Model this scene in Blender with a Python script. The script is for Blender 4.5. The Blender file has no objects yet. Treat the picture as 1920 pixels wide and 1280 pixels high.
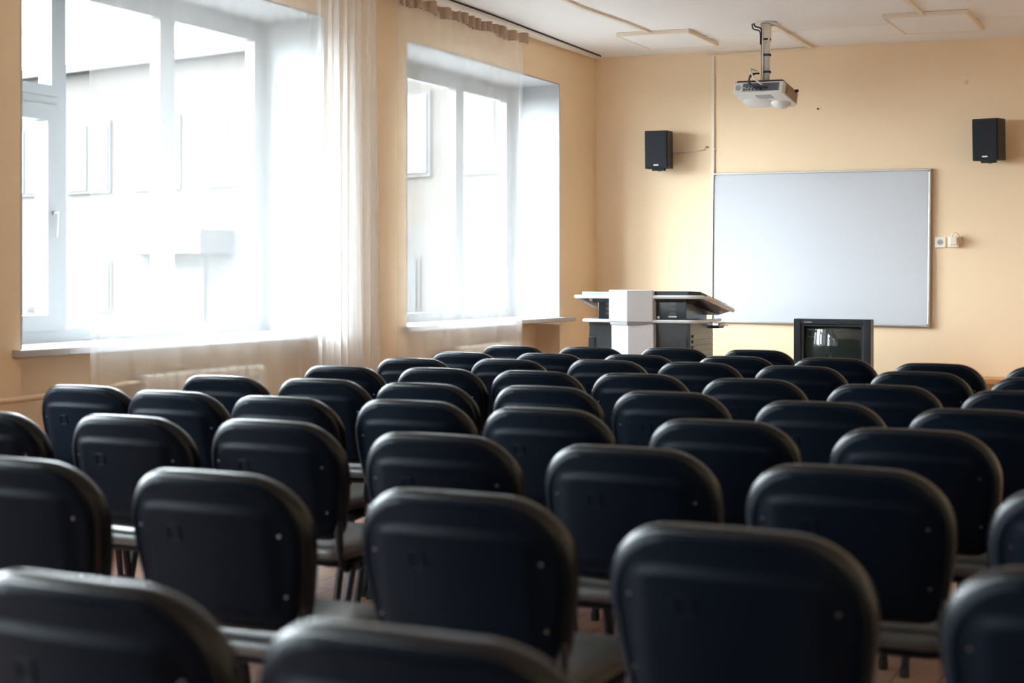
import bpy, bmesh, math, random
from mathutils import Vector, Matrix
random.seed(7)
C = bpy.context.scene.collection
SC = bpy.context.scene
PI = math.pi

# ------------------------------------------------------------------ camera
cd = bpy.data.cameras.new('camera'); cam = bpy.data.objects.new('camera', cd); C.objects.link(cam)
cam.location = (0, 0, 1.21)
cam.rotation_euler = (PI/2, 0, math.atan(1344/2750))
cd.sensor_width = 36; cd.lens = 36*2750/1920
cd.shift_y = -121/1920
cd.clip_start = 0.05; cd.clip_end = 300
cd.dof.use_dof = True; cd.dof.focus_distance = 9.6; cd.dof.aperture_fstop = 3.0
SC.camera = cam

# ------------------------------------------------------------------ world, sun, daylight portals, exposure
W = bpy.data.worlds.new('sky'); SC.world = W; W.use_nodes = True
bg = W.node_tree.nodes['Background']
bg.inputs['Color'].default_value = (0.84, 0.92, 1.0, 1); bg.inputs['Strength'].default_value = 8.0
W.cycles.sampling_method = 'MANUAL'; W.cycles.sample_map_resolution = 64
WINS = [(4.815, 7.221), (8.162, 10.567), (1.468, 3.874), (-1.879, 0.527), (-5.226, -2.82)]   # along the left wall (y range)
ZS, ZT = 0.893, 2.734
for k, (a, b) in enumerate(WINS):
    l = bpy.data.lights.new('daylight_portal', 'AREA'); l.shape = 'RECTANGLE'
    l.size = (b-a)+.1; l.size_y = ZT-ZS+.1; l.cycles.is_portal = True
    o = bpy.data.objects.new('daylight_portal', l); C.objects.link(o)
    o.location = (-5.30, (a+b)/2, (ZS+ZT)/2); o.rotation_euler = (0, -PI/2, 0)
SC.view_settings.view_transform = 'Standard'; SC.view_settings.look = 'None'
SC.view_settings.gamma = 1; SC.view_settings.exposure = 2.38
SC.view_settings.use_curve_mapping = False
SC.cycles.use_denoising = True
SC.cycles.max_bounces = 10; SC.cycles.diffuse_bounces = 6; SC.cycles.glossy_bounces = 4
SC.cycles.transmission_bounces = 4; SC.cycles.transparent_max_bounces = 16
SC.cycles.sample_clamp_indirect = 8
SC.cycles.caustics_reflective = False; SC.cycles.caustics_refractive = False

# ------------------------------------------------------------------ materials
def mat(name, col, rough=.5, metal=0, spec=.5, bump=0, bscale=60, var=0, vscale=6, coat=0, sheen=0):
    m = bpy.data.materials.new(name); m.use_nodes = True
    nt = m.node_tree; p = nt.nodes['Principled BSDF']
    p.inputs['Base Color'].default_value = (*col, 1); p.inputs['Roughness'].default_value = rough
    p.inputs['Metallic'].default_value = metal; p.inputs['Specular IOR Level'].default_value = spec
    p.inputs['Coat Weight'].default_value = coat; p.inputs['Sheen Weight'].default_value = sheen
    tc = nt.nodes.new('ShaderNodeTexCoord')
    if var:
        n = nt.nodes.new('ShaderNodeTexNoise'); n.inputs['Scale'].default_value = vscale; n.inputs['Detail'].default_value = 4
        nt.links.new(tc.outputs['Object'], n.inputs['Vector'])
        r = nt.nodes.new('ShaderNodeValToRGB')
        r.color_ramp.elements[0].position = .3; r.color_ramp.elements[1].position = .7
        r.color_ramp.elements[0].color = (*[c*(1-var) for c in col], 1)
        r.color_ramp.elements[1].color = (*[min(1, c*(1+var)) for c in col], 1)
        nt.links.new(n.outputs['Fac'], r.inputs['Fac']); nt.links.new(r.outputs['Color'], p.inputs['Base Color'])
    if bump:
        n = nt.nodes.new('ShaderNodeTexNoise'); n.inputs['Scale'].default_value = bscale; n.inputs['Detail'].default_value = 3
        nt.links.new(tc.outputs['Object'], n.inputs['Vector'])
        b = nt.nodes.new('ShaderNodeBump'); b.inputs['Strength'].default_value = bump; b.inputs['Distance'].default_value = .01
        nt.links.new(n.outputs['Fac'], b.inputs['Height']); nt.links.new(b.outputs['Normal'], p.inputs['Normal'])
    return m
M = dict(
    peach=mat('peach_paint', (.87, .67, .45), .75, bump=.08, bscale=25, var=.015, vscale=1.5),
    ceiling=mat('ceiling_paint', (.86, .84, .81), .85, bump=.05, bscale=12),
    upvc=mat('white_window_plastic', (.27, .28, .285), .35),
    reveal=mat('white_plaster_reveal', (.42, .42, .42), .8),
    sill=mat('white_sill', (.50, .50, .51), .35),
    cream=mat('cream_enamel', (.80, .70, .58), .4),
    leather=mat('black_leatherette', (.004, .0055, .008), .27, spec=.30, bump=.12, bscale=260),
    seat=mat('sheen_lightened_leatherette', (.040, .042, .040), .34, spec=.7, bump=.1, bscale=260),  # same leather as the backs, window sheen put into a lighter base
    shell=mat('black_shell_plastic', (.0014, .0036, .0078), .5, spec=.07, bump=.05, bscale=400),
    tube=mat('black_tube', (.006, .006, .008), .4, spec=.3),
    screw=mat('screw_metal', (.20, .20, .21), .4, metal=1),
    rubber=mat('rubber', (.02, .02, .02), .8),
    board=mat('whiteboard_enamel', (.56, .58, .615), .22, spec=.5),
    alu=mat('brushed_aluminium', (.72, .70, .67), .3, metal=1),
    spk=mat('speaker_black', (.007, .008, .012), .5),
    cloth=mat('speaker_cloth', (.010, .012, .018), .85, bump=.3, bscale=600),
    badge=mat('badge_silver', (.75, .75, .76), .35),
    blackpl=mat('black_plastic', (.018, .020, .026), .38),
    tvpl=mat('television_plastic', (.010, .012, .018), .35, spec=.4),
    screen=mat('television_glass', (.025, .036, .034), .05, spec=.8, coat=.6),
    projw=mat('projector_white', (.70, .68, .64), .4),
    projp=mat('projector_port_panel', (.10, .11, .13), .5),
    brown=mat('vent_brown', (.33, .22, .15), .6),
    greyp=mat('grey_plastic', (.33, .34, .35), .5),
    white=mat('white_panel', (.78, .81, .86), .25),
    lgrey=mat('light_grey_panel', (.50, .49, .49), .35),
    dgrey=mat('dark_lectern_panel', (.045, .052, .058), .18, spec=.6),
    navy=mat('dark_glossy_panel', (.012, .018, .026), .12, spec=.6),
    bluegrey=mat('lid_window_reflection', (.45, .50, .54), .25),
    conduit=mat('cable_trunk_white', (.80, .71, .58), .5),
    conduitp=mat('cable_trunk_peach', (.80, .62, .42), .6),
    wood=mat('orange_wood', (.62, .28, .10), .35, var=.12, vscale=4),
    rail=mat('curtain_rail_white', (.72, .68, .62), .4),
    darkgap=mat('dark_gap_fill', (.03, .025, .02), .7),
    tape=mat('curtain_header_tape', (.42, .30, .22), .8, bump=.3, bscale=120),
    socket=mat('socket_ivory', (.84, .74, .62), .35),
    asphalt=mat('asphalt', (.10, .10, .10), .9, var=.1, vscale=2),
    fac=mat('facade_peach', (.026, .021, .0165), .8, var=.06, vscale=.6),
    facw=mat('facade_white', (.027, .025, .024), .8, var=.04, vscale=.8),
    facg=mat('facade_glass_sky_reflection', (.038, .038, .040), .5),  # paler than the walls: reflected sky put into the base colour
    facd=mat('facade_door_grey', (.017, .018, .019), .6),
    bush=mat('foliage_green', (.07, .085, .045), .9, var=.3, vscale=5),
    back_dark=mat('dark_back_wall', (.06, .035, .022), .5, var=.2, vscale=3),
    wiring=mat('black_cable', (.02, .02, .03), .5),
)
def sheer(name):
    m = bpy.data.materials.new(name); m.use_nodes = True; nt = m.node_tree; nt.nodes.clear()
    out = nt.nodes.new('ShaderNodeOutputMaterial'); tr = nt.nodes.new('ShaderNodeBsdfTransparent')
    tl = nt.nodes.new('ShaderNodeBsdfTranslucent'); df = nt.nodes.new('ShaderNodeBsdfDiffuse')
    tl.inputs[0].default_value = (.90, .90, .91, 1); df.inputs[0].default_value = (.88, .88, .88, 1)
    mx = nt.nodes.new('ShaderNodeMixShader'); mx.inputs[0].default_value = .86
    nt.links.new(tl.outputs[0], mx.inputs[1]); nt.links.new(df.outputs[0], mx.inputs[2])
    m2 = nt.nodes.new('ShaderNodeMixShader'); m2.inputs[0].default_value = .32
    nt.links.new(tr.outputs[0], m2.inputs[1]); nt.links.new(mx.outputs[0], m2.inputs[2])
    nt.links.new(m2.outputs[0], out.inputs[0])
    return m
M['sheer'] = sheer('white_voile')
def glass():
    m = bpy.data.materials.new('window_glass'); m.use_nodes = True; nt = m.node_tree; nt.nodes.clear()
    out = nt.nodes.new('ShaderNodeOutputMaterial'); tr = nt.nodes.new('ShaderNodeBsdfTransparent')
    gl = nt.nodes.new('ShaderNodeBsdfGlossy'); gl.inputs['Roughness'].default_value = .02
    tr.inputs[0].default_value = (.95, .97, .96, 1)
    lw = nt.nodes.new('ShaderNodeLayerWeight'); lw.inputs['Blend'].default_value = .5
    fr = nt.nodes.new('ShaderNodeMath'); fr.operation = 'POWER'; fr.inputs[1].default_value = 5; nt.links.new(lw.outputs['Facing'], fr.inputs[0])
    mx = nt.nodes.new('ShaderNodeMixShader')
    nt.links.new(fr.outputs[0], mx.inputs[0]); nt.links.new(tr.outputs[0], mx.inputs[1]); nt.links.new(gl.outputs[0], mx.inputs[2])
    nt.links.new(mx.outputs[0], out.inputs[0]); return m
M['glass'] = glass()
def floor_mat():
    m = bpy.data.materials.new('parquet_floor'); m.use_nodes = True; nt = m.node_tree; p = nt.nodes['Principled BSDF']
    tc = nt.nodes.new('ShaderNodeTexCoord'); mp = nt.nodes.new('ShaderNodeMapping'); mp.inputs['Rotation'].default_value = (0, 0, PI/2)
    br = nt.nodes.new('ShaderNodeTexBrick'); br.inputs['Scale'].default_value = 1
    br.inputs['Brick Width'].default_value = 1.2; br.inputs['Row Height'].default_value = .13; br.inputs['Mortar Size'].default_value = .003
    br.inputs['Color1'].default_value = (.40, .22, .16, 1); br.inputs['Color2'].default_value = (.48, .27, .20, 1); br.inputs['Mortar'].default_value = (.12, .06, .04, 1)
    n = nt.nodes.new('ShaderNodeTexNoise'); n.inputs['Scale'].default_value = 7; n.inputs['Detail'].default_value = 5
    mm = nt.nodes.new('ShaderNodeMix'); mm.data_type = 'RGBA'; mm.blend_type = 'MULTIPLY'; mm.inputs[0].default_value = .5
    nt.links.new(tc.outputs['Object'], mp.inputs[0]); nt.links.new(mp.outputs[0], br.inputs['Vector']); nt.links.new(mp.outputs[0], n.inputs['Vector'])
    nt.links.new(br.outputs['Color'], mm.inputs[6]); nt.links.new(n.outputs['Color'], mm.inputs[7]); nt.links.new(mm.outputs[2], p.inputs['Base Color'])
    p.inputs['Roughness'].default_value = .35
    return m
M['floor'] = floor_mat()

# ------------------------------------------------------------------ helpers
def obj(name, bm, m, parent=None, smooth=False, bevel=0, segs=2):
    me = bpy.data.meshes.new(name); bm.normal_update(); bm.to_mesh(me); bm.free()
    o = bpy.data.objects.new(name, me); C.objects.link(o); me.materials.append(M[m] if isinstance(m, str) else m)
    if smooth:
        for p in me.polygons: p.use_smooth = True
    if bevel:
        b = o.modifiers.new('bevel', 'BEVEL'); b.width = bevel; b.segments = segs; b.limit_method = 'ANGLE'; b.angle_limit = .6
        for p in me.polygons: p.use_smooth = True
        w = o.modifiers.new('wn', 'WEIGHTED_NORMAL'); w.keep_sharp = True
    if parent: o.parent = parent
    return o
def tag(o, label, cat, group=None, kind=None):
    o['label'] = label; o['category'] = cat
    if group: o['group'] = group
    if kind: o['kind'] = kind
    return o
def thing(name, label, cat, loc=(0, 0, 0), rz=0, group=None):
    o = bpy.data.objects.new(name, None); C.objects.link(o); o.empty_display_size = .1
    o.location = loc; o.rotation_euler = (0, 0, rz); return tag(o, label, cat, group)
def struct(o): o['kind'] = 'structure'; return o
def box(bm, a, b, mtx=None):
    vs = [bm.verts.new((x, y, z)) for x in (a[0], b[0]) for y in (a[1], b[1]) for z in (a[2], b[2])]
    for f in ((0, 1, 3, 2), (4, 6, 7, 5), (0, 4, 5, 1), (2, 3, 7, 6), (0, 2, 6, 4), (1, 5, 7, 3)): bm.faces.new([vs[i] for i in f])
    if mtx: bmesh.ops.transform(bm, matrix=mtx, verts=vs)
    return vs
def boxes(*bs):
    bm = bmesh.new()
    for a, b in bs: box(bm, a, b)
    bmesh.ops.recalc_face_normals(bm, faces=bm.faces[:]); return bm
def prism(bm, pts, z0, z1):      # polygon (x,y) extruded in z; z0/z1 may be functions of (x,y)
    f0 = z0 if callable(z0) else (lambda x, y: z0); f1 = z1 if callable(z1) else (lambda x, y: z1)
    lo = [bm.verts.new((x, y, f0(x, y))) for x, y in pts]; hi = [bm.verts.new((x, y, f1(x, y))) for x, y in pts]
    n = len(pts); bm.faces.new(lo[::-1]); bm.faces.new(hi)
    for i in range(n): bm.faces.new((lo[i], lo[(i+1) % n], hi[(i+1) % n], hi[i]))
    bmesh.ops.recalc_face_normals(bm, faces=bm.faces[:])
def smooth_path(pts, n=6):
    out = []; P = [Vector(p) for p in pts]
    for i in range(len(P)-1):
        p0 = P[max(i-1, 0)]; p1 = P[i]; p2 = P[i+1]; p3 = P[min(i+2, len(P)-1)]
        for k in range(n):
            t = k/n
            out.append(.5*((2*p1)+(-p0+p2)*t+(2*p0-5*p1+4*p2-p3)*t*t+(-p0+3*p1-3*p2+p3)*t**3))
    out.append(P[-1]); return out
def tube(bm, pts, r, n=10, oval=1.0):
    pts = [Vector(p) for p in pts]; rings = []; up = Vector((0, 0, 1))
    prev = None
    for i, p in enumerate(pts):
        t = (pts[min(i+1, len(pts)-1)]-pts[max(i-1, 0)]).normalized()
        if prev is None:
            a = t.cross(Vector((0, 0, 1)) if abs(t.z) < .9 else Vector((1, 0, 0))).normalized()
        else: a = (prev-t*prev.dot(t)).normalized()
        prev = a; b = t.cross(a)
        rr = r[i] if isinstance(r, (list, tuple)) else r
        rings.append([bm.verts.new(p+a*math.cos(2*PI*k/n)*rr+b*math.sin(2*PI*k/n)*rr*oval) for k in range(n)])
    for i in range(len(rings)-1):
        for k in range(n): bm.faces.new((rings[i][k], rings[i][(k+1) % n], rings[i+1][(k+1) % n], rings[i+1][k]))
    bm.faces.new(rings[0][::-1]); bm.faces.new(rings[-1])
    bmesh.ops.recalc_face_normals(bm, faces=bm.faces[:])
def tb(pts, r, n=10, oval=1.0):
    bm = bmesh.new(); tube(bm, pts, r, n, oval); return bm
def disc(c, axis, r, h, n=20, r2=None):
    bm = bmesh.new(); c = Vector(c); ax = Vector(axis).normalized(); tube(bm, [c, c+ax*h], [r, r if r2 is None else r2], n); return bm
def text(body, size, loc, rot, m, parent, ext=.0006, align='CENTER'):
    cu = bpy.data.curves.new('lettering', 'FONT'); cu.body = body; cu.size = size; cu.extrude = ext; cu.align_x = align; cu.align_y = 'CENTER'
    t = bpy.data.objects.new('lettering', cu); C.objects.link(t)
    dg = bpy.context.evaluated_depsgraph_get(); me = bpy.data.meshes.new_from_object(t.evaluated_get(dg))
    bpy.data.objects.remove(t); o = bpy.data.objects.new('lettering', me); C.objects.link(o)
    me.materials.clear(); me.materials.append(M[m]); o.location = loc; o.rotation_euler = rot; o.parent = parent; return o

# ------------------------------------------------------------------ room shell
XL, YF, XR, YB = -4.745, 11.31, 2.1, -6.0
def cz(x): return 3.04-.0195*(x-XL)
NX = -4.95                       # back of the radiator niches
FX = -5.15                       # inner face of the window frames
XO = -5.24                       # outer face of the wall
bs = []
ys = sorted(WINS); prev = YB-.3
for a, b in ys:
    bs.append(((XO, prev, -.1), (XL, a, 3.12)))                      # pier
    bs.append(((XO, a, -.1), (NX, b, ZS-.05)))                       # thin wall of the niche
    bs.append(((XO, a, ZT), (XL, b, 3.12)))                          # lintel
    prev = b
bs.append(((XO, prev, -.1), (XL, YF+.3, 3.12)))
struct(obj('wall_left', boxes(*bs), 'peach'))
struct(obj('wall_front', boxes(((XL, YF, -.1), (XR, YF+.3, 3.12))), 'peach'))
struct(obj('wall_right', boxes(((XR, YB-.3, -.1), (XR+.3, YF+.3, 3.12))), 'peach'))
struct(obj('wall_back', boxes(((XL, YB-.3, -.1), (XR, YB, 3.12))), 'back_dark'))  # unseen wall, its dark finish invented to keep light off the chair backs
struct(obj('floor', boxes(((XL-.4, YB, -.1), (XR, YF, 0))), 'floor'))
bm = bmesh.new(); prism(bm, [(XO, YB-.3), (XR+.3, YB-.3), (XR+.3, YF+.3), (XO, YF+.3)], lambda x, y: cz(x), 3.4)
struct(obj('ceiling', bm, 'ceiling'))
struct(obj('baseboard_front', boxes(((XL, YF-.018, 0), (XR, YF, .09))), 'wood', bevel=.004))
struct(obj('baseboard_right', boxes(((XR-.018, YB, 0), (XR, YF, .09))), 'wood', bevel=.004))

# windows: frame (structure) with glazing, casement, handle, sill
def window(k, a, b):
    x0, x1 = FX-.07, FX
    F = lambda o0, o1, z0, z1, dx=0: ((x0-dx*.3, a+o0, z0), (x1+dx, a+o1, z1))
    zb, zt = ZS-.012, ZT
    V = [(0, .06), (.645, .715), (1.425, 1.545), (2.275, 2.406)]
    parts = [F(p, q, zb, zt) for p, q in V]
    for (p, q), (p2, q2) in zip(V[:-1], V[1:]): parts += [F(q, p2, zb, .955), F(q, p2, 2.60, zt)]
    parts.append(F(.06, .645, 2.04, 2.095))
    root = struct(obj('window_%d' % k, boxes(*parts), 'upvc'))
    def sash(nm, o0, o1, z0, z1, t):
        s = obj(nm, boxes(F(o0, o0+t, z0, z1, .012), F(o1-t, o1, z0, z1, .012), F(o0+t, o1-t, z0, z0+t, .012), F(o0+t, o1-t, z1-t, z1, .012)), 'upvc', root)
        obj('pane', boxes(((FX-.045, a+o0+t, z0+t), (FX-.041, a+o1-t, z1-t))), 'glass', s)
        return s
    s = sash('casement', .045, .655, .95, 2.045, .075)
    h = obj('window_handle', tb(smooth_path([(FX+.012, a+.617, 1.52), (FX+.045, a+.617, 1.52), (FX+.052, a+.617, 1.50), (FX+.05, a+.612, 1.40)]), .009), 'upvc', s, smooth=True)
    sash('top_vent', .045, .655, 2.09, 2.66, .05)
    obj('pane', boxes(((FX-.045, a+.71, .95), (FX-.041, a+1.43, 2.605))), 'glass', root)
    obj('pane', boxes(((FX-.045, a+1.54, .95), (FX-.041, a+2.28, 2.605))), 'glass', root)
    sl = bmesh.new(); box(sl, (FX-.01, a+.002, ZS-.034), (XL-.001, b-.002, ZS-.0005))
    box(sl, (XL-.001, a-.05, ZS-.035), (XL+.05, b+.21 if k == 2 else b+.06, ZS))
    bmesh.ops.recalc_face_normals(sl, faces=sl.faces[:])
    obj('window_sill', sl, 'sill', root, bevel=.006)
    # white plastered reveal lining
    rv = boxes(((FX, a, ZS), (XL-.0, a+.012, ZT)), ((FX, b-.012, ZS), (XL-.0, b, ZT)), ((FX, a+.012, ZT-.012), (XL-.0, b-.012, ZT)))
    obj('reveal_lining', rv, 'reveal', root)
for k, (a, b) in enumerate(WINS): window(k+1, a, b)

# radiators and heating pipe
def radiator(a, n, label, z0=.17, z1=.735):
    t = thing('radiator', label, 'radiator', (-4.79, a, 0))
    w = .083
    for k in range(n):
        y = k*w
        bm = bmesh.new()
        box(bm, (-.065, y+.008, z0), (.065, y+w-.008, z1))
        obj('radiator_section', bm, 'cream', t, bevel=.022, segs=3)
    obj('header_pipe', tb([(0, .02, z0+.04), (0, n*w-.02, z0+.04)], .02), 'cream', t, smooth=True)
    obj('header_pipe', tb([(0, .02, z1-.04), (0, n*w-.02, z1-.04)], .02), 'cream', t, smooth=True)
    for y in (.1, n*w-.1):
        obj('radiator_foot', boxes(((-.03, y-.015, 0), (.03, y+.015, z0+.02))), 'cream', t)
radiator(5.62, 12, 'cream sectional radiator under the left window behind the sheer curtain')
radiator(8.85, 12, 'cream sectional radiator in the niche under the right window')
tag(obj('heating_pipe', tb(smooth_path([(-4.705, 1.2, .665), (-4.70, 4.0, .672), (-4.70, 5.2, .69), (-4.72, 5.45, .70), (-4.76, 5.60, .695)]), .014), 'conduitp', smooth=True),
    'peach painted heating pipe running along the left wall into the radiator', 'pipe')

# ------------------------------------------------------------------ curtain rail and sheer curtains
rl = thing('curtain_rail', 'white curtain rail fixed along the ceiling above both windows', 'curtain rail', (0, 0, 0))
bm = bmesh.new(); prism(bm, [(-4.72, .8), (-4.60, .8), (-4.60, 9.1), (-4.66, 11.2), (-4.72, 11.2)], lambda x, y: cz(x)-.028, lambda x, y: cz(x)-.004)
obj('rail_channel', bm, 'rail', rl)
bm = bmesh.new(); prism(bm, [(-4.605, 1), (-4.597, 1), (-4.597, 9.1), (-4.657, 11.2), (-4.665, 11.2)], lambda x, y: cz(x)-.012, lambda x, y: cz(x)-.0005)
obj('shadow_gap', bm, 'darkgap', rl)  # solid dark strip standing in for the shade between rail and ceiling

def curtain(name, label, y0, y1, fold, ztop=2.985, zbot=.05):
    # fold: list of (y, density) controlling how tightly the cloth is gathered
    t = thing(name, label, 'curtain', (0, 0, 0), group='sheer curtains on the rail')
    def dens(y):
        for i in range(len(fold)-1):
            if fold[i][0] <= y <= fold[i+1][0]:
                u = (y-fold[i][0])/(fold[i+1][0]-fold[i][0]); return fold[i][1]*(1-u)+fold[i+1][1]*u
        return fold[-1][1]
    ph = 0; cols = []; y = y0; step = .006
    while y <= y1+1e-6:
        d = dens(y); cols.append((y, ph, d)); ph += d*step; y += step
    zs = [zbot+(ztop-.05-zbot)*(k/16) for k in range(17)]
    bm = bmesh.new(); rows = []
    for z in zs:
        row = []; v = (z-zbot)/(ztop-zbot)
        for y, p, d in cols:
            amp = (.006+.034*min(1, max(0, (d-18)/24)))*(.6+.4*(1-v))
            s = math.sin(2*PI*p/ (2*PI) + .5*math.sin(p*.37)+.25*v*math.sin(p*.61))
            s2 = abs(s)**.6*(1 if s > 0 else -1)
            row.append(bm.verts.new((-4.62+amp*s2+.008*math.sin(y*31+v*2), y+.012*math.sin(p*1.7+v*3)*(1-v)+.01*(1-v)*(1 if y > (y0+y1)/2 else 0), z)))
        rows.append(row)
    for i in range(len(rows)-1):
        for j in range(len(cols)-1): bm.faces.new((rows[i][j], rows[i][j+1], rows[i+1][j+1], rows[i+1][j]))
    o = obj('voile', bm, 'sheer', t, smooth=True)
    so = o.modifiers.new('none', 'WEIGHTED_NORMAL'); o.modifiers.remove(so)
    # gathered header: pleats of doubled tape
    bm = bmesh.new(); lo = []; hi = []; y = y0; L = []
    rnd = random.Random(int(y0*100)); ph = 0
    while y <= y1:
        ph += .006*(52+22*math.sin(y*5.1)); s = math.sin(ph)
        L.append((-4.612+.022*(abs(s)**.5)*(1 if s > 0 else -1), y)); y += .006
    def zt(yy): return ztop-.01+.012*math.sin(yy*9.3)*math.sin(yy*23)
    def zl(yy): return ztop-.082+.010*math.sin(yy*13.3)
    prevs = None
    for x, yy in L:
        c = [bm.verts.new((x-.004, yy, zl(yy))), bm.verts.new((x+.004, yy, zl(yy))), bm.verts.new((x+.004, yy, zt(yy))), bm.verts.new((x-.004, yy, zt(yy)))]
        if prevs:
            for q in range(4): bm.faces.new((prevs[q], prevs[(q+1) % 4], c[(q+1) % 4], c[q]))
        prevs = c
    bmesh.ops.recalc_face_normals(bm, faces=bm.faces[:])
    obj('header_tape', bm, 'tape', t, smooth=False)
    return t
curtain('sheer_curtain', 'white sheer curtain across the left window, bunched in thick folds at its right edge', 5.10, 7.60,
        [(5.10, 26), (5.25, 12), (6.7, 14), (6.95, 34), (7.08, 80), (7.60, 70)])
curtain('sheer_curtain', 'white sheer curtain across the right window, stopping short of the window corner', 7.84, 9.66,
        [(7.84, 14), (8.4, 16), (9.0, 14), (9.3, 22), (9.66, 24)])

# ------------------------------------------------------------------ whiteboard and front wall fittings
wb = thing('whiteboard', 'large blank whiteboard in an aluminium frame on the peach front wall', 'whiteboard', (-2.872, YF, 1.435))
wb.rotation_euler = (0, math.radians(.55), 0)
hw, hh = .857, .598
obj('writing_surface', boxes(((-hw+.01, -.022, -hh+.01), (hw-.01, -.002, hh-.01))), 'board', wb)
for nm, a, b in (('frame_rail', (-hw, -.032, hh-.014), (hw, 0, hh)), ('frame_rail', (-hw, -.032, -hh), (hw, 0, -hh+.016)),
                 ('frame_rail', (-hw, -.032, -hh+.016), (-hw+.012, 0, hh-.014)), ('frame_rail', (hw-.016, -.032, -hh+.016), (hw, 0, hh-.014))):
    obj(nm, boxes((a, b)), 'alu', wb, bevel=.003)
for sx in (-1, 1):
    for sz in (-1, 1):
        obj('corner_screw', disc((sx*(hw-.016), -.032, sz*(hh-.018)), (0, -1, 0), .007, .003), 'brown', wb)

def speaker(label, x, y, z, rz, tilt, wall_dx):
    t = thing('wall_speaker', label, 'speaker', (x, y, z), rz, 'black speakers on the front wall')
    t.rotation_euler = (tilt, 0, rz)
    obj('cabinet', boxes(((-.094, -.0, -.152), (.094, .20, .152))), 'spk', t, bevel=.006)
    obj('grille', boxes(((-.088, -.014, -.145), (.088, .002, .145))), 'cloth', t, bevel=.006)
    obj('badge', boxes(((-.020, -.0165, -.128), (.018, -.013, -.118))), 'badge', t)
    bm = bmesh.new(); box(bm, (-.05, .06, -.168), (.05, .12, -.150)); tube(bm, smooth_path([(0, .10, -.162), (.0, .19, -.15), (0, .24, -.08)]), .012)
    obj('wall_bracket', bm, 'spk', t)
    tr = t
    obj('bracket_plate', boxes(((-.04, .225, -.10), (.04, .245, 0))), 'spk', t, bevel=.003)
speaker('black wall speaker left of the whiteboard, above the lectern', -4.115, YF-.262, 2.228, math.radians(8), math.radians(3), 0)
speaker('black wall speaker at the right, above the whiteboard corner', -1.585, YF-.262, 2.205, math.radians(-7), math.radians(3), 0)

# cable trunking
tag(obj('cable_raceway', boxes(((-3.737, YF-.016, .9), (-3.712, YF, 2.985))), 'conduit', bevel=.003), 'vertical white cable trunk down the wall at the whiteboard left edge', 'cable trunk')
tag(obj('cable_raceway', boxes(((-3.77, YF-.012, 2.982), (-2.98, YF, 2.996))), 'conduit', bevel=.003), 'horizontal cable trunk where the front wall meets the ceiling', 'cable trunk')
tag(obj('speaker_cable', tb([(-4.06, YF-.006, 2.218), (-3.90, YF-.006, 2.224), (-3.79, YF-.006, 2.236)], .006, 8), 'conduit', smooth=True), 'thin cream cable from the left speaker towards the trunk', 'cable')
for x, z, m, s in ((-3.775, 2.255, 'brown', 'small brown cable clip between the left speaker and the trunk'), (-3.705, 2.235, 'conduit', 'small white clip on the vertical trunk beside the left speaker')):
    tag(obj('cable_clip', boxes(((x-.010, YF-.022, z-.006), (x+.010, YF, z+.006))), m, bevel=.003), s, 'clip')
def slope_bar(name, pts, label, m='conduitp', w=.02, h=.016, cat='cable trunk'):
    bm = bmesh.new()
    for (x0, y0), (x1, y1) in zip(pts[:-1], pts[1:]):
        d = Vector((x1-x0, y1-y0)).normalized(); n = Vector((-d.y, d.x))*w/2
        q = [(x0+n.x, y0+n.y), (x0-n.x, y0-n.y), (x1-n.x, y1-n.y), (x1+n.x, y1+n.y)]
        prism(bm, q, lambda x, y: cz(x)-h, lambda x, y: cz(x)+.001)
    return tag(obj(name, bm, m), label, cat)
slope_bar('cable_raceway', [(-3.86, 6.0), (-3.87, 8.0), (-3.90, 9.0), (-3.85, 9.7), (-3.84, 10.20)], 'ceiling cable trunk leading to the left ceiling panel', 'conduit', w=.03)
slope_bar('cable_raceway', [(-2.90, 10.14), (-2.92, 11.29)], 'ceiling cable trunk from the projector mount to the front wall', 'conduit', w=.035, h=.02)
slope_bar('cable_raceway', [(-1.85, 6.5), (-1.85, 10.06)], 'ceiling cable trunk leading to the right ceiling panel', 'conduit', w=.03)
slope_bar('cable_raceway', [(-3.53, 10.54), (-2.99, 10.50), (-2.11, 10.42)], 'thin cable strip across the ceiling between the two panels', 'ceiling', w=.012, h=.008)
slope_bar('cable_raceway', [(-1.55, 10.40), (.5, 10.3)], 'thin cable strip on the ceiling right of the right panel', 'ceiling', w=.012, h=.008)
def cpanel(label, x0, x1, y0, y1):
    t = thing('ceiling_panel', label, 'ceiling panel', ((x0+x1)/2, (y0+y1)/2, cz((x0+x1)/2)), group='flat panels on the ceiling')
    t.rotation_euler = (0, .0195, 0)
    hx, hy = (x1-x0)/2, (y1-y0)/2
    obj('panel_frame', boxes(((-hx, -hy, -.030), (hx, -hy+.022, 0)), ((-hx, hy-.022, -.030), (hx, hy, 0)), ((-hx, -hy+.022, -.030), (-hx+.022, hy-.022, 0)), ((hx-.022, -hy+.022, -.030), (hx, hy-.022, 0))), 'conduit', t, bevel=.004)
    obj('panel_face', boxes(((-hx+.02, -hy+.02, -.027), (hx-.02, hy-.02, -.004))), 'ceiling', t)
cpanel('flat square ceiling panel left of the projector', -4.10, -3.53, 10.15, 10.85)
cpanel('flat square ceiling panel right of the projector', -2.11, -1.55, 10.02, 10.78)

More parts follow.
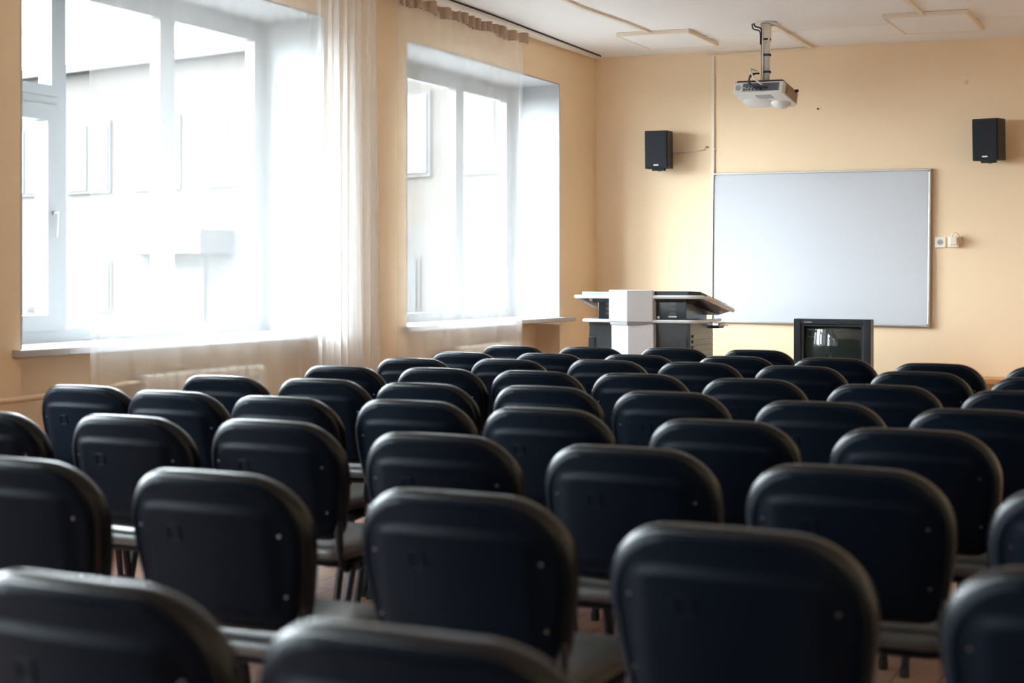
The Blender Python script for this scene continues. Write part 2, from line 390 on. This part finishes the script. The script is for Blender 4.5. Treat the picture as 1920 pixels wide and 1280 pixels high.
# socket, plugged adapter, wall marks
s = thing('wall_socket', 'ivory round-hole power socket beside the whiteboard right edge', 'socket', (-1.945, YF, 1.470))
obj('faceplate', boxes(((-.040, -.014, -.040), (.040, 0, .040))), 'socket', s, bevel=.004)
bm = bmesh.new(); tube(bm, [(0, -.0142, 0), (0, -.012, 0)], .022, 24); obj('socket_well', bm, 'greyp', s)
bm = bmesh.new()
for sx in (-1, 1): tube(bm, [(sx*.0095, -.0155, 0), (sx*.0095, -.012, 0)], .004, 10)
obj('pin_holes', bm, 'darkgap', s)
s = thing('wall_socket', 'ivory socket box with a plug adapter and cord, right of the other socket', 'socket', (-1.845, YF, 1.475))
obj('faceplate', boxes(((-.042, -.035, -.044), (.038, 0, .040))), 'socket', s, bevel=.006)
obj('plug_adapter', boxes(((-.024, -.062, -.026), (.030, -.035, .032))), 'socket', s, bevel=.006)
obj('plug_cord', tb(smooth_path([(-.01, -.055, .03), (0, -.05, .062), (.028, -.045, .058), (.045, -.03, .02), (.047, -.02, -.02)]), .0055), 'socket', s, smooth=True)
tag(obj('wall_hook', disc((-2.874, YF, 2.518), (0, -1, 0), .006, .018), 'tube'), 'tiny dark hook on the wall right of the projector', 'hook')
tag(obj('wall_stud', disc((-1.76, YF, 2.664), (0, -1, 0), .014, .010, r2=.008), 'peach', smooth=True), 'small peach painted stud high on the wall left of the right speaker', 'stud')

# ------------------------------------------------------------------ projector on ceiling mount
px, py = -2.93, 10.08
pt = thing('projector_mount', 'white ceiling pole mount carrying the projector, cables tied with black straps', 'projector mount', (px, py, cz(px)))
obj('ceiling_plate', disc((0, 0, 0), (0, 0, -1), .075, .012, 28), 'alu', pt, bevel=.002)
obj('upper_sleeve', boxes(((-.034, -.028, -.14), (.030, .028, -.01))), 'conduit', pt, bevel=.006)
obj('pole', disc((0, 0, -.01), (0, 0, -1), .024, .45, 24), 'projw', pt, smooth=True)
obj('joint_cap', disc((0, 0, -.415), (0, 0, -1), .022, .05, 20, r2=.04), 'alu', pt, smooth=True)
for z in (-.115, -.225, -.345):
    obj('cable_strap', disc((0, 0, z), (0, 0, -1), .034, .014, 20), 'wiring', pt)
obj('pole_cable', tb(smooth_path([(-.085, -.02, -.006), (-.07, -.03, -.03), (-.03, -.03, -.05), (-.025, -.03, -.14), (-.028, -.02, -.38), (-.04, -.02, -.45), (-.08, -.06, -.46)]), .006), 'wiring', pt, smooth=True)
obj('pole_cable', tb(smooth_path([(-.10, -.01, -.006), (-.085, -.03, -.045), (-.036, -.036, -.07), (-.033, -.034, -.16)]), .005), 'wiring', pt, smooth=True)
obj('pole_cable', tb(smooth_path([(-.016, -.03, -.05), (-.018, -.032, -.2), (-.02, -.03, -.38), (-.02, -.06, -.45)]), .006), 'projw', pt, smooth=True)
pj = thing('projector', 'white projector hanging upside down from the ceiling pole', 'projector', (px-.015, py+.02, 2.505))
pj.rotation_euler = (math.radians(-15), math.radians(2), math.radians(-7))
bm = bmesh.new()
prof = [(-.185, -.13), (.178, -.13), (.188, -.12), (.200, .12), (.175, .15), (-.150, .15), (-.185, .10)]
prism(bm, prof, -.048, .040); obj('housing', bm, 'projw', pj, bevel=.010, segs=3)
bm = bmesh.new(); prism(bm, [(x*.93, y*.93) for x, y in prof], .040, .056); obj('top_cover', bm, 'blackpl', pj, bevel=.006)
obj('port_panel', boxes(((-.115, -.1325, -.030), (.155, -.128, .028))), 'projp', pj)
bm = bmesh.new()
box(bm, (-.113, -.135, -.028), (.02, -.131, .0))
obj('port_strip', bm, 'greyp', pj)
for k, (x, z, r) in enumerate(((-.10, -.018, .006), (-.08, -.018, .005), (-.06, -.018, .006), (-.035, -.018, .007), (-.08, -.004, .005), (-.055, -.004, .005), (.0, -.018, .006))):
    obj('port', disc((x, -.134, z), (0, -1, 0), r, .005, 12), 'darkgap', pj)
obj('speaker_vent', disc((-.15, -.1315, -.002), (0, -1, 0), .020, .003, 24), 'greyp', pj)
obj('side_vent', boxes(((.193, -.085, -.036), (.2015, .10, .030))), 'brown', pj)
obj('bottom_label', boxes(((-.03, -.10, -.0495), (.09, -.03, -.047))), 'greyp', pj)
bm = bmesh.new(); bmesh.ops.create_uvsphere(bm, u_segments=28, v_segments=14, radius=.075); bmesh.ops.scale(bm, vec=(1, .8, .55), verts=bm.verts)
bmesh.ops.translate(bm, vec=(.10, .07, -.045), verts=bm.verts); obj('lens_hump', bm, 'projw', pj, smooth=True)
bm = bmesh.new(); bmesh.ops.create_uvsphere(bm, u_segments=28, v_segments=14, radius=.10); bmesh.ops.scale(bm, vec=(1.15, .9, .16), verts=bm.verts)
bmesh.ops.translate(bm, vec=(-.06, .04, -.044), verts=bm.verts); obj('underside_hump', bm, 'projw', pj, smooth=True)
obj('focus_knob', disc((.19, .06, .030), (1, 0, .3), .012, .03, 14), 'darkgap', pj)
for p in ([(-.04, -.06, .13), (-.07, -.12, .10), (-.06, -.16, .04), (-.03, -.165, -.005), (-.005, -.135, -.015)],
          [(-.07, -.07, .12), (-.075, -.13, .07), (-.045, -.17, .0), (.05, -.165, -.008), (.07, -.133, -.012)]):
    obj('plugged_cable', tb(smooth_path(p), .006), 'wiring', pj, smooth=True)
obj('plugged_cable', tb(smooth_path([(-.06, -.06, .15), (-.08, -.12, .14), (-.03, -.16, .06), (.03, -.16, .01), (.045, -.135, .0)]), .006), 'projw', pj, smooth=True)
obj('cable_plug', boxes(((-.012, -.158, -.026), (.03, -.131, -.008))), 'wiring', pj, bevel=.003)
obj('swivel_plate', boxes(((-.04, -.06, .056), (.07, .05, .07))), 'blackpl', pj, bevel=.004)

# ------------------------------------------------------------------ lectern
lt = thing('lectern', 'grey and white multimedia lectern with a two-tier silver-edged desk', 'lectern', (-3.71, 9.45, 0), 0)
LS = -.20           # backward slope of the desk, per metre
def sl(z): return lambda x, y: z + (LS*(y-.07) if y > .07 else 0)
obj('base_plinth', boxes(((-.33, .07, 0), (.42, .53, .06))), 'blackpl', lt, bevel=.004)
bm = bmesh.new(); prism(bm, [(-.335, .05), (.415, .05), (.415, .55), (-.335, .55)], .05, .895); obj('lower_cabinet', bm, 'dgrey', lt, bevel=.008)
bm = bmesh.new()
for k in range(14):
    z = .30+k*.038; prism(bm, [(.414, .10), (.424, .10), (.424, .52), (.414, .52)], z, z+.020)
obj('side_louvres', bm, 'dgrey', lt)
obj('recessed_handle', boxes(((-.333, .044, .70), (-.285, .052, .79))), 'blackpl', lt, bevel=.003)
obj('recessed_handle', boxes(((.35, .044, .70), (.395, .052, .79))), 'blackpl', lt, bevel=.003)
bm = bmesh.new(); prism(bm, [(-.140, .06), (-.140, .0), (.003, -.05), (.17, .0), (.17, .06)], .02, .885); obj('lower_front_fin', bm, 'white', lt, bevel=.004)
bm = bmesh.new(); prism(bm, [(-.265, .06), (.385, .06), (.385, .50), (-.265, .50)], .90, 1.06); obj('upper_cabinet', bm, 'navy', lt, bevel=.005)
for x0, x1 in ((-.205, -.16), (.265, .315)):
    bm = bmesh.new()
    for k in range(3): box(bm, (x0, .054, .945+k*.034), (x1, .062, .968+k*.034))
    bmesh.ops.recalc_face_normals(bm, faces=bm.faces[:]); obj('vent_slots', bm, 'dgrey', lt)
obj('name_plate', boxes(((.258, .052, .933), (.318, .061, .942))), 'white', lt)
obj('key_lock', disc((.185, .062, .932), (0, -1, 0), .010, .012), 'alu', lt)
# middle tier rim and tray
def rim(x0, x1, yf, yb, z, r, m, nm, c=.05, slope=0):
    pts = [(x0, yb), (x0, yf+c), (x0+c*.35, yf+c*.35), (x0+c, yf), (x1-c, yf), (x1-c*.35, yf+c*.35), (x1, yf+c), (x1, yb)]
    return obj(nm, tb([(x, y, z+slope*(y-yf)) for x, y in pts], r, 12), m, lt, smooth=True)
bm = bmesh.new(); prism(bm, [(-.36, .05), (-.34, .02), (.42, .02), (.45, .05), (.45, .62), (-.36, .62)], .895, .908); obj('middle_shelf', bm, 'dgrey', lt)
rim(-.372, .462, .01, .56, .905, .012, 'white', 'middle_rim')
# top desk: tapered dark skirt, silver edge, lid
dk = [(-.43, .06), (-.39, .01), (.42, .01), (.50, .06), (.55, .56), (-.46, .56)]
bm = bmesh.new()
lo = [bm.verts.new((x*.80+.02, .06+y*.82, sl(1.03)(x, .06+y*.82))) for x, y in dk]; hi = [bm.verts.new((x, y, sl(1.068)(x, y))) for x, y in dk]
bm.faces.new(lo[::-1]); bm.faces.new(hi)
for i in range(6): bm.faces.new((lo[i], lo[(i+1) % 6], hi[(i+1) % 6], hi[i]))
bmesh.ops.recalc_face_normals(bm, faces=bm.faces[:]); obj('desk_skirt', bm, 'dgrey', lt)
obj('desk_edge', tb([(x, y, sl(1.072)(x, y)) for x, y in [(-.46, .57), (-.435, .06), (-.42, .03), (-.385, .008), (.42, .008), (.475, .03), (.502, .06), (.555, .57)]], .013, 12), 'white', lt, smooth=True)
obj('edge_rail', tb([(x, y, sl(1.080)(x, y)) for x, y in [(.515, .12), (.55, .56), (.50, .60), (.0, .60)]], .013, 12), 'alu', lt, smooth=True)
bm = bmesh.new(); prism(bm, [(.165, .03), (.41, .03), (.48, .09), (.52, .55), (.165, .55)], sl(1.07), sl(1.113)); obj('dark_lid', bm, 'blackpl', lt, bevel=.004)
bm = bmesh.new(); prism(bm, [(-.375, .03), (-.155, .03), (-.155, .55), (-.41, .55), (-.385, .09)], sl(1.07), sl(1.107)); obj('lid_reflection', bm, 'bluegrey', lt, bevel=.004)  # left part of the lid, the window's reflection painted in as pale blue-grey
bm = bmesh.new(); prism(bm, [(-.157, .56), (-.157, -.008), (0, -.07), (.167, -.008), (.167, .56)], lambda x, y: .90 if y < .05 else .96, sl(1.122)); obj('centre_column', bm, 'white', lt, bevel=.008, segs=3)
bm = bmesh.new(); prism(bm, [(-.15, .06), (-.15, .0), (0, -.062), (.16, .0), (.16, .06)], .878, .905); obj('column_foot', bm, 'greyp', lt, bevel=.004)
bm = bmesh.new(); prism(bm, [(-.30, .54), (.46, .54), (.46, .66), (-.30, .66)], .845, .862); obj('keyboard_tray', bm, 'blackpl', lt, bevel=.004)
obj('tray_rail', tb([(.475, .50, .872), (.49, .64, .868), (.46, .67, .866), (-.30, .67, .866)], .010), 'alu', lt, smooth=True)

# ------------------------------------------------------------------ television on a low stand
tvx, tvy = -2.535, 10.36
TVZ = .43
st = thing('television_stand', 'low dark stand under the television', 'stand', (tvx, tvy, 0))
obj('stand_top', boxes(((-.32, -.02, TVZ-.03), (.32, .50, TVZ))), 'blackpl', st, bevel=.003)
obj('stand_shelf', boxes(((-.30, 0, .14), (.30, .48, .16))), 'blackpl', st)
for sx in (-1, 1):
    for y in (.0, .44): obj('leg', boxes(((sx*.29-.02, y, 0), (sx*.29+.02, y+.04, TVZ-.03))), 'blackpl', st)
tv = thing('television', 'black tube television standing in front of the whiteboard', 'television', (tvx, tvy, TVZ))
th_ = .48
bm = bmesh.new()   # front cabinet with opening
HW = .275
for a, b in (((-HW, 0, 0), (-.225, .10, th_)), ((.225, 0, 0), (HW, .10, th_)), ((-.225, 0, th_-.040), (.225, .10, th_)), ((-.225, 0, 0), (.225, .10, .075))): box(bm, a, b)
obj('cabinet_front', bm, 'tvpl', tv, bevel=.004)
obj('bezel', boxes(((-.225, .012, .075), (-.206, .09, th_-.04)), ((.206, .012, .075), (.225, .09, th_-.04)), ((-.206, .012, th_-.052), (.206, .09, th_-.04)), ((-.206, .012, .075), (.206, .09, .09))), 'blackpl', tv)
bm = bmesh.new(); n1, n2 = 28, 20; g = []
for j in range(n2+1):
    r = []
    for i in range(n1+1):
        u, v = i/n1*2-1, j/n2*2-1
        r.append(bm.verts.new((u*.207, .010+.034*(u*u*.8+v*v*.45), .254+v*.168)))
    g.append(r)
for j in range(n2):
    for i in range(n1): bm.faces.new((g[j][i], g[j][i+1], g[j+1][i+1], g[j+1][i]))
b0 = [g[0][i] for i in range(n1+1)]+[g[j][n1] for j in range(1, n2+1)]+[g[n2][i] for i in range(n1-1, -1, -1)]+[g[j][0] for j in range(n2-1, 0, -1)]
bk = [bm.verts.new((v.co.x, .08, v.co.z)) for v in b0]
for i in range(len(b0)): bm.faces.new((b0[i], b0[(i+1) % len(b0)], bk[(i+1) % len(b0)], bk[i]))
bm.faces.new(bk)
bmesh.ops.recalc_face_normals(bm, faces=bm.faces[:])
obj('picture_tube', bm, 'screen', tv, smooth=True)
bm = bmesh.new()
lo = [(-.265, .10, .01), (.265, .10, .01), (.265, .10, .47), (-.265, .10, .47)]; hi = [(-.17, .44, .06), (.17, .44, .06), (.17, .44, .36), (-.17, .44, .36)]
A = [bm.verts.new(p) for p in lo]; B = [bm.verts.new(p) for p in hi]; bm.faces.new(A[::-1]); bm.faces.new(B)
for i in range(4): bm.faces.new((A[i], A[(i+1) % 4], B[(i+1) % 4], B[i]))
bmesh.ops.recalc_face_normals(bm, faces=bm.faces[:])
obj('rear_housing', bm, 'tvpl', tv, bevel=.01)
obj('control_flap', boxes(((-.10, -.004, .02), (.10, .001, .055))), 'blackpl', tv, bevel=.002)
text('GoldStar', .016, (-.200, -.0006, th_-.022), (PI/2, 0, 0), 'badge', tv, align='LEFT')

bn = thing('wooden_bench', 'low orange wooden bench by the front wall, glimpsed between chair backs', 'bench', (-1.25, 10.95, 0))
obj('bench_top', boxes(((-.75, 0, .44), (.9, .33, .475))), 'wood', bn, bevel=.004)
for x in (-.70, .82): obj('bench_leg', boxes(((x, .03, 0), (x+.04, .30, .44))), 'wood', bn)

# ------------------------------------------------------------------ chairs
TOPZ, HB = .82, .335
TILT = math.radians(11)
def back_map(x, y, s):
    # x across, y thickness (front +), s height along the back from its bottom; returns chair-local coords
    yy = y + .80*x*x
    u = s-HB
    return (x, yy-u*math.sin(TILT), TOPZ+u*math.cos(TILT)-.001-.22*x*x*max(0, s/HB))
def half_w(s, inset=0):
    # half width of the backrest at height s
    wm = .222-inset
    base = wm-.034*max(0, (1-s/(.62*HB)))**1.6 if s < .62*HB else wm
    top, r = HB-inset, .118-inset*.6
    if s > top-r: base = min(base, wm-r*1.0+math.sqrt(max(0, r*r-(s-(top-r))**2)))
    bt, rb = inset, .035
    if s < bt+rb: base = base-rb+math.sqrt(max(0, rb*rb-(bt+rb-s)**2))
    return base
def outline(inset, n=22):
    top, bt = HB-inset, inset
    S = [bt+(top-bt)*(.5-.5*math.cos(PI*k/n)) for k in range(n+1)]
    right = [(half_w(s, inset), s) for s in S]
    topw, botw = right[-1][0], right[0][0]
    pts = right[:]
    for k in range(1, 10): pts.append((topw*(1-2*k/10), top))
    pts += [(-w, s) for w, s in right[::-1]]
    for k in range(1, 10): pts.append((-botw*(1-2*k/10), bt))
    return pts
def pillow(rings, mp):
    bm = bmesh.new(); R = []
    for inset, y in rings:
        R.append([bm.verts.new(mp(x, y, s)) for x, s in outline(inset)])
    n = len(R[0])
    for a, b in zip(R[:-1], R[1:]):
        for i in range(n): bm.faces.new((a[i], a[(i+1) % n], b[(i+1) % n], b[i]))
    bmesh.ops.recalc_face_normals(bm, faces=bm.faces[:]); return bm, R
def cap_grid(bm, ring_inset, y, mp, disp=None, n=22):
    top, bt = HB-ring_inset, ring_inset
    S = [bt+(top-bt)*(.5-.5*math.cos(PI*k/n)) for k in range(n+1)]
    m = 30; G = []
    for s in S:
        w = half_w(s, ring_inset); G.append([bm.verts.new(mp(w*(2*i/m-1), y+(disp(w*(2*i/m-1), s) if disp else 0), s)) for i in range(m+1)])
    for a, b in zip(G[:-1], G[1:]):
        for i in range(m): bm.faces.new((a[i], a[i+1], b[i+1], b[i]))
def sstep(a, b, x):
    t = min(max((x-a)/(b-a), 0), 1); return t*t*(3-2*t)

def make_chair():
    t = thing('padded_chair', '', 'chair')
    # cushion of the back
    rings = [(.030, -.016), (.014, -.0155), (.006, -.011), (.0015, -.003), (0, .008), (.001, .020), (.005, .030), (.014, .038), (.030, .044), (.05, .047)]
    bm, R = pillow(rings, back_map)
    cap_grid(bm, .05, .047, back_map, lambda x, s: .006*(1-(x/.18)**2))
    cap_grid(bm, .030, -.016, back_map)
    bmesh.ops.remove_doubles(bm, verts=bm.verts, dist=.0004)
    bmesh.ops.recalc_face_normals(bm, faces=bm.faces[:])
    obj('backrest', bm, 'leather', t, smooth=True)
    # plastic shell behind it, with a raised centre panel whose upper lip catches the light
    def disp(x, s):
        p = sstep(.165, .145, abs(x))*sstep(.035, .06, s)*sstep(HB-.070, HB-.082, s)
        lip = math.exp(-((s-(HB-.078))/.007)**2)*sstep(.15, .11, abs(x))
        side = sstep(.150, .200, abs(x))
        return -.007*p-.004*lip+.004*side
    rings = [(.012, -.008), (.012, -.0165), (.016, -.0215), (.026, -.0245)]
    bm, R = pillow(rings, back_map)
    cap_grid(bm, .026, -.0245, back_map, disp, 40)
    bmesh.ops.remove_doubles(bm, verts=bm.verts, dist=.0004)
    bmesh.ops.recalc_face_normals(bm, faces=bm.faces[:])
    sh = obj('back_shell', bm, 'shell', t, smooth=True)
    for sx in (-1, 1):
        for s in (.085, .215):
            c = Vector(back_map(sx*.172, -.0215, s)); obj('screw', disc(c, (0, -math.cos(TILT), -math.sin(TILT)), .0032, .003, 10), 'screw', sh)
    bm = bmesh.new(); pts = []
    for k in range(17):
        a = 2*PI*k/16; pts.append(Vector(back_map(-.066+.016*max(-1, min(1, 1.3*math.cos(a))), -.0325, .205+.016*max(-1, min(1, 1.3*math.sin(a))))))
    tube(bm, pts, .0014, 6); obj('maker_mark', bm, 'shell', sh)
    # seat: cushion over a plastic pan
    def seat_ring(w, d0, d1, r, z, drop=0):
        pts = []
        for cx, cy, a0 in ((w-r, d1-r, 0), (-w+r, d1-r, 90), (-w+r, d0+r, 180), (w-r, d0+r, 270)):
            for k in range(7):
                a = math.radians(a0+k*15); x, y = cx+r*math.cos(a), cy+r*math.sin(a)
                f = max(0, (y-.36)/.14); pts.append((x, y, z-.018*f*f+.006*(x/.23)**2))
        return pts
    def loft(rings):
        bm = bmesh.new(); R = [[bm.verts.new(p) for p in r] for r in rings]; n = len(R[0])
        for a, b in zip(R[:-1], R[1:]):
            for i in range(n): bm.faces.new((a[i], a[(i+1) % n], b[(i+1) % n], b[i]))
        bm.faces.new(R[0][::-1]); bm.faces.new(R[-1]); bmesh.ops.recalc_face_normals(bm, faces=bm.faces[:]); return bm
    obj('seat', loft([seat_ring(.210, .068, .492, .05, .435), seat_ring(.217, .062, .499, .056, .443), seat_ring(.218, .060, .502, .058, .455), seat_ring(.214, .064, .498, .055, .467),
                      seat_ring(.200, .078, .484, .05, .475), seat_ring(.17, .12, .44, .05, .480), seat_ring(.05, .25, .33, .03, .482)]), 'seat', t, smooth=True)
    obj('seat_pan', loft([seat_ring(.17, .12, .43, .05, .408), seat_ring(.205, .09, .47, .05, .414), seat_ring(.212, .072, .488, .05, .428), seat_ring(.212, .070, .490, .05, .438)]), 'shell', t, smooth=True)
    # tube frame
    for sx in (-1, 1):
        f = obj('leg', tb(smooth_path([(sx*.212, .475, .012), (sx*.206, .435, .25), (sx*.208, .405, .405), (sx*.20, .37, .418)]), .0105, 10, 1.25), 'tube', t, smooth=True)
        obj('foot_cap', disc((sx*.212, .475, 0), (0, 0, 1), .015, .028, 12), 'rubber', f)
        f = obj('leg', tb(smooth_path([(sx*.212, .010, .012), (sx*.206, .070, .25), (sx*.208, .115, .405), (sx*.20, .15, .418)]), .0105, 10, 1.25), 'tube', t, smooth=True)
        obj('foot_cap', disc((sx*.212, .010, 0), (0, 0, 1), .015, .028, 12), 'rubber', f)
        obj('back_upright', tb(smooth_path([(sx*.185, .24, .412), (sx*.190, .13, .410), (sx*.192, .092, .432), (sx*.192, .078, .49), (sx*.188, .083, .56)]), .0105, 10, 1.25), 'tube', t, smooth=True)
    bm = bmesh.new()
    for y in (.15, .37): tube(bm, [(-.20, y, .414), (.20, y, .414)], .010)
    for sx in (-1, 1): tube(bm, [(sx*.20, .15, .414), (sx*.20, .37, .414)], .010)
    obj('seat_frame', bm, 'tube', t, smooth=True)
    return t

ROWS = [   # x, y of every chair in view; nearest row first, left to right
 [(-1.36, 1.46), (-.83, 1.40)],
 [(-2.38, 2.37), (-1.86, 2.38), (-1.275, 2.35), (-.705, 2.20), (-.15, 2.07)],
 [(-3.30, 3.17), (-2.82, 3.24), (-2.365, 3.30), (-1.79, 3.20), (-1.26, 3.15), (-.72, 3.02), (-.20, 2.90)],
 [(-3.74, 4.08), (-3.28, 4.01), (-2.81, 3.98), (-2.35, 4.04), (-1.85, 3.97), (-1.26, 3.85), (-.74, 3.84), (-.21, 3.65)],
 [(-3.61, 4.72), (-3.155, 4.74), (-2.69, 4.71), (-2.22, 4.77), (-1.73, 4.73), (-1.17, 4.56), (-.67, 4.50)],
 [(-3.53, 5.47), (-3.075, 5.53), (-2.615, 5.54), (-2.165, 5.57), (-1.66, 5.48), (-1.14, 5.38), (-.64, 5.30)],
 [(-3.56, 6.15), (-3.105, 6.27), (-2.655, 6.41), (-2.20, 6.42), (-1.71, 6.36), (-1.16, 6.19), (-.65, 6.02)],
 [(-3.60, 6.75), (-3.15, 6.84), (-2.695, 6.92), (-2.205, 7.00), (-1.73, 7.05), (-1.20, 6.82), (-.69, 6.77)],
 [(-3.68, 7.50), (-3.225, 7.56), (-2.77, 7.67), (-2.29, 7.66)],
]
RN = ['nearest row', 'second row from camera', 'third row from camera', 'fourth row from camera', 'fifth row from camera',
      'sixth row from camera', 'seventh row from camera', 'second farthest row', 'farthest row']
PN = ['leftmost', 'second from the left', 'third from the left', 'fourth from the left', 'fifth from the left', 'sixth from the left', 'seventh from the left', 'eighth from the left']
def copy_tree(o, parent=None):
    c = o.copy(); C.objects.link(c); c.parent = parent
    for ch in list(o.children): copy_tree(ch, c)
    return c
proto = make_chair(); first = True
rnd = random.Random(3)
for r, row in enumerate(ROWS):
    for i, (x, y) in enumerate(row):
        o = proto if first else copy_tree(proto); first = False
        o.location = (x, y, 0); o.rotation_euler = (0, 0, rnd.uniform(-.02, .02))
        pos = 'rightmost' if i == len(row)-1 else PN[i]
        o['label'] = 'black padded chair, %s in the %s' % (pos, RN[r]); o['category'] = 'chair'
        o['group'] = 'black padded chairs in rows facing the whiteboard'

# ------------------------------------------------------------------ outside: yard and the wing across it
struct(obj('ground', boxes(((-90, -40, -1.0), (XO-.02, 90, -.9))), 'asphalt'))
bd = thing('school_building', 'pale peach building across the yard seen through the left window', 'building', (-33, 39, -.9), math.radians(-9.2))
obj('wall', boxes(((-40, 0, 3.6), (34, 10, 9.2))), 'fac', bd)
obj('ground_floor', boxes(((-40, -.15, 0), (34, 10, 3.6))), 'facw', bd)
obj('cornice', boxes(((-40.2, -.5, 9.2), (34.2, 10, 9.5))), 'facw', bd)
for k in range(17):
    x = -28.3+k*3.5
    w = obj('window', boxes(((x, -.08, 5.0), (x+2.3, .0, 7.5))), 'facw', bd)
    obj('pane', boxes(((x+.12, -.12, 5.12), (x+1.08, -.07, 7.38)), ((x+1.22, -.12, 5.12), (x+2.18, -.07, 7.38))), 'facg', w)
for x, w_ in ((-12.2, .9), (-8.0, .9), (-5.8, .9), (-1.9, .5), (6.4, 1.6), (10.5, 1.6), (14.5, 1.6), (18.5, 1.6)):
    w = obj('window', boxes(((x-.12, -.20, .9), (x+w_+.12, -.15, 2.7))), 'facw', bd)
    obj('pane', boxes(((x, -.24, 1.0), (x+w_, -.19, 2.6))), 'facd', w)
obj('entrance_door', boxes(((1.75, -.25, 0), (3.3, -.14, 2.4))), 'facd', bd)
obj('entrance_canopy', boxes(((.2, -1.6, 2.85), (4.6, -.1, 3.6))), 'facd', bd)
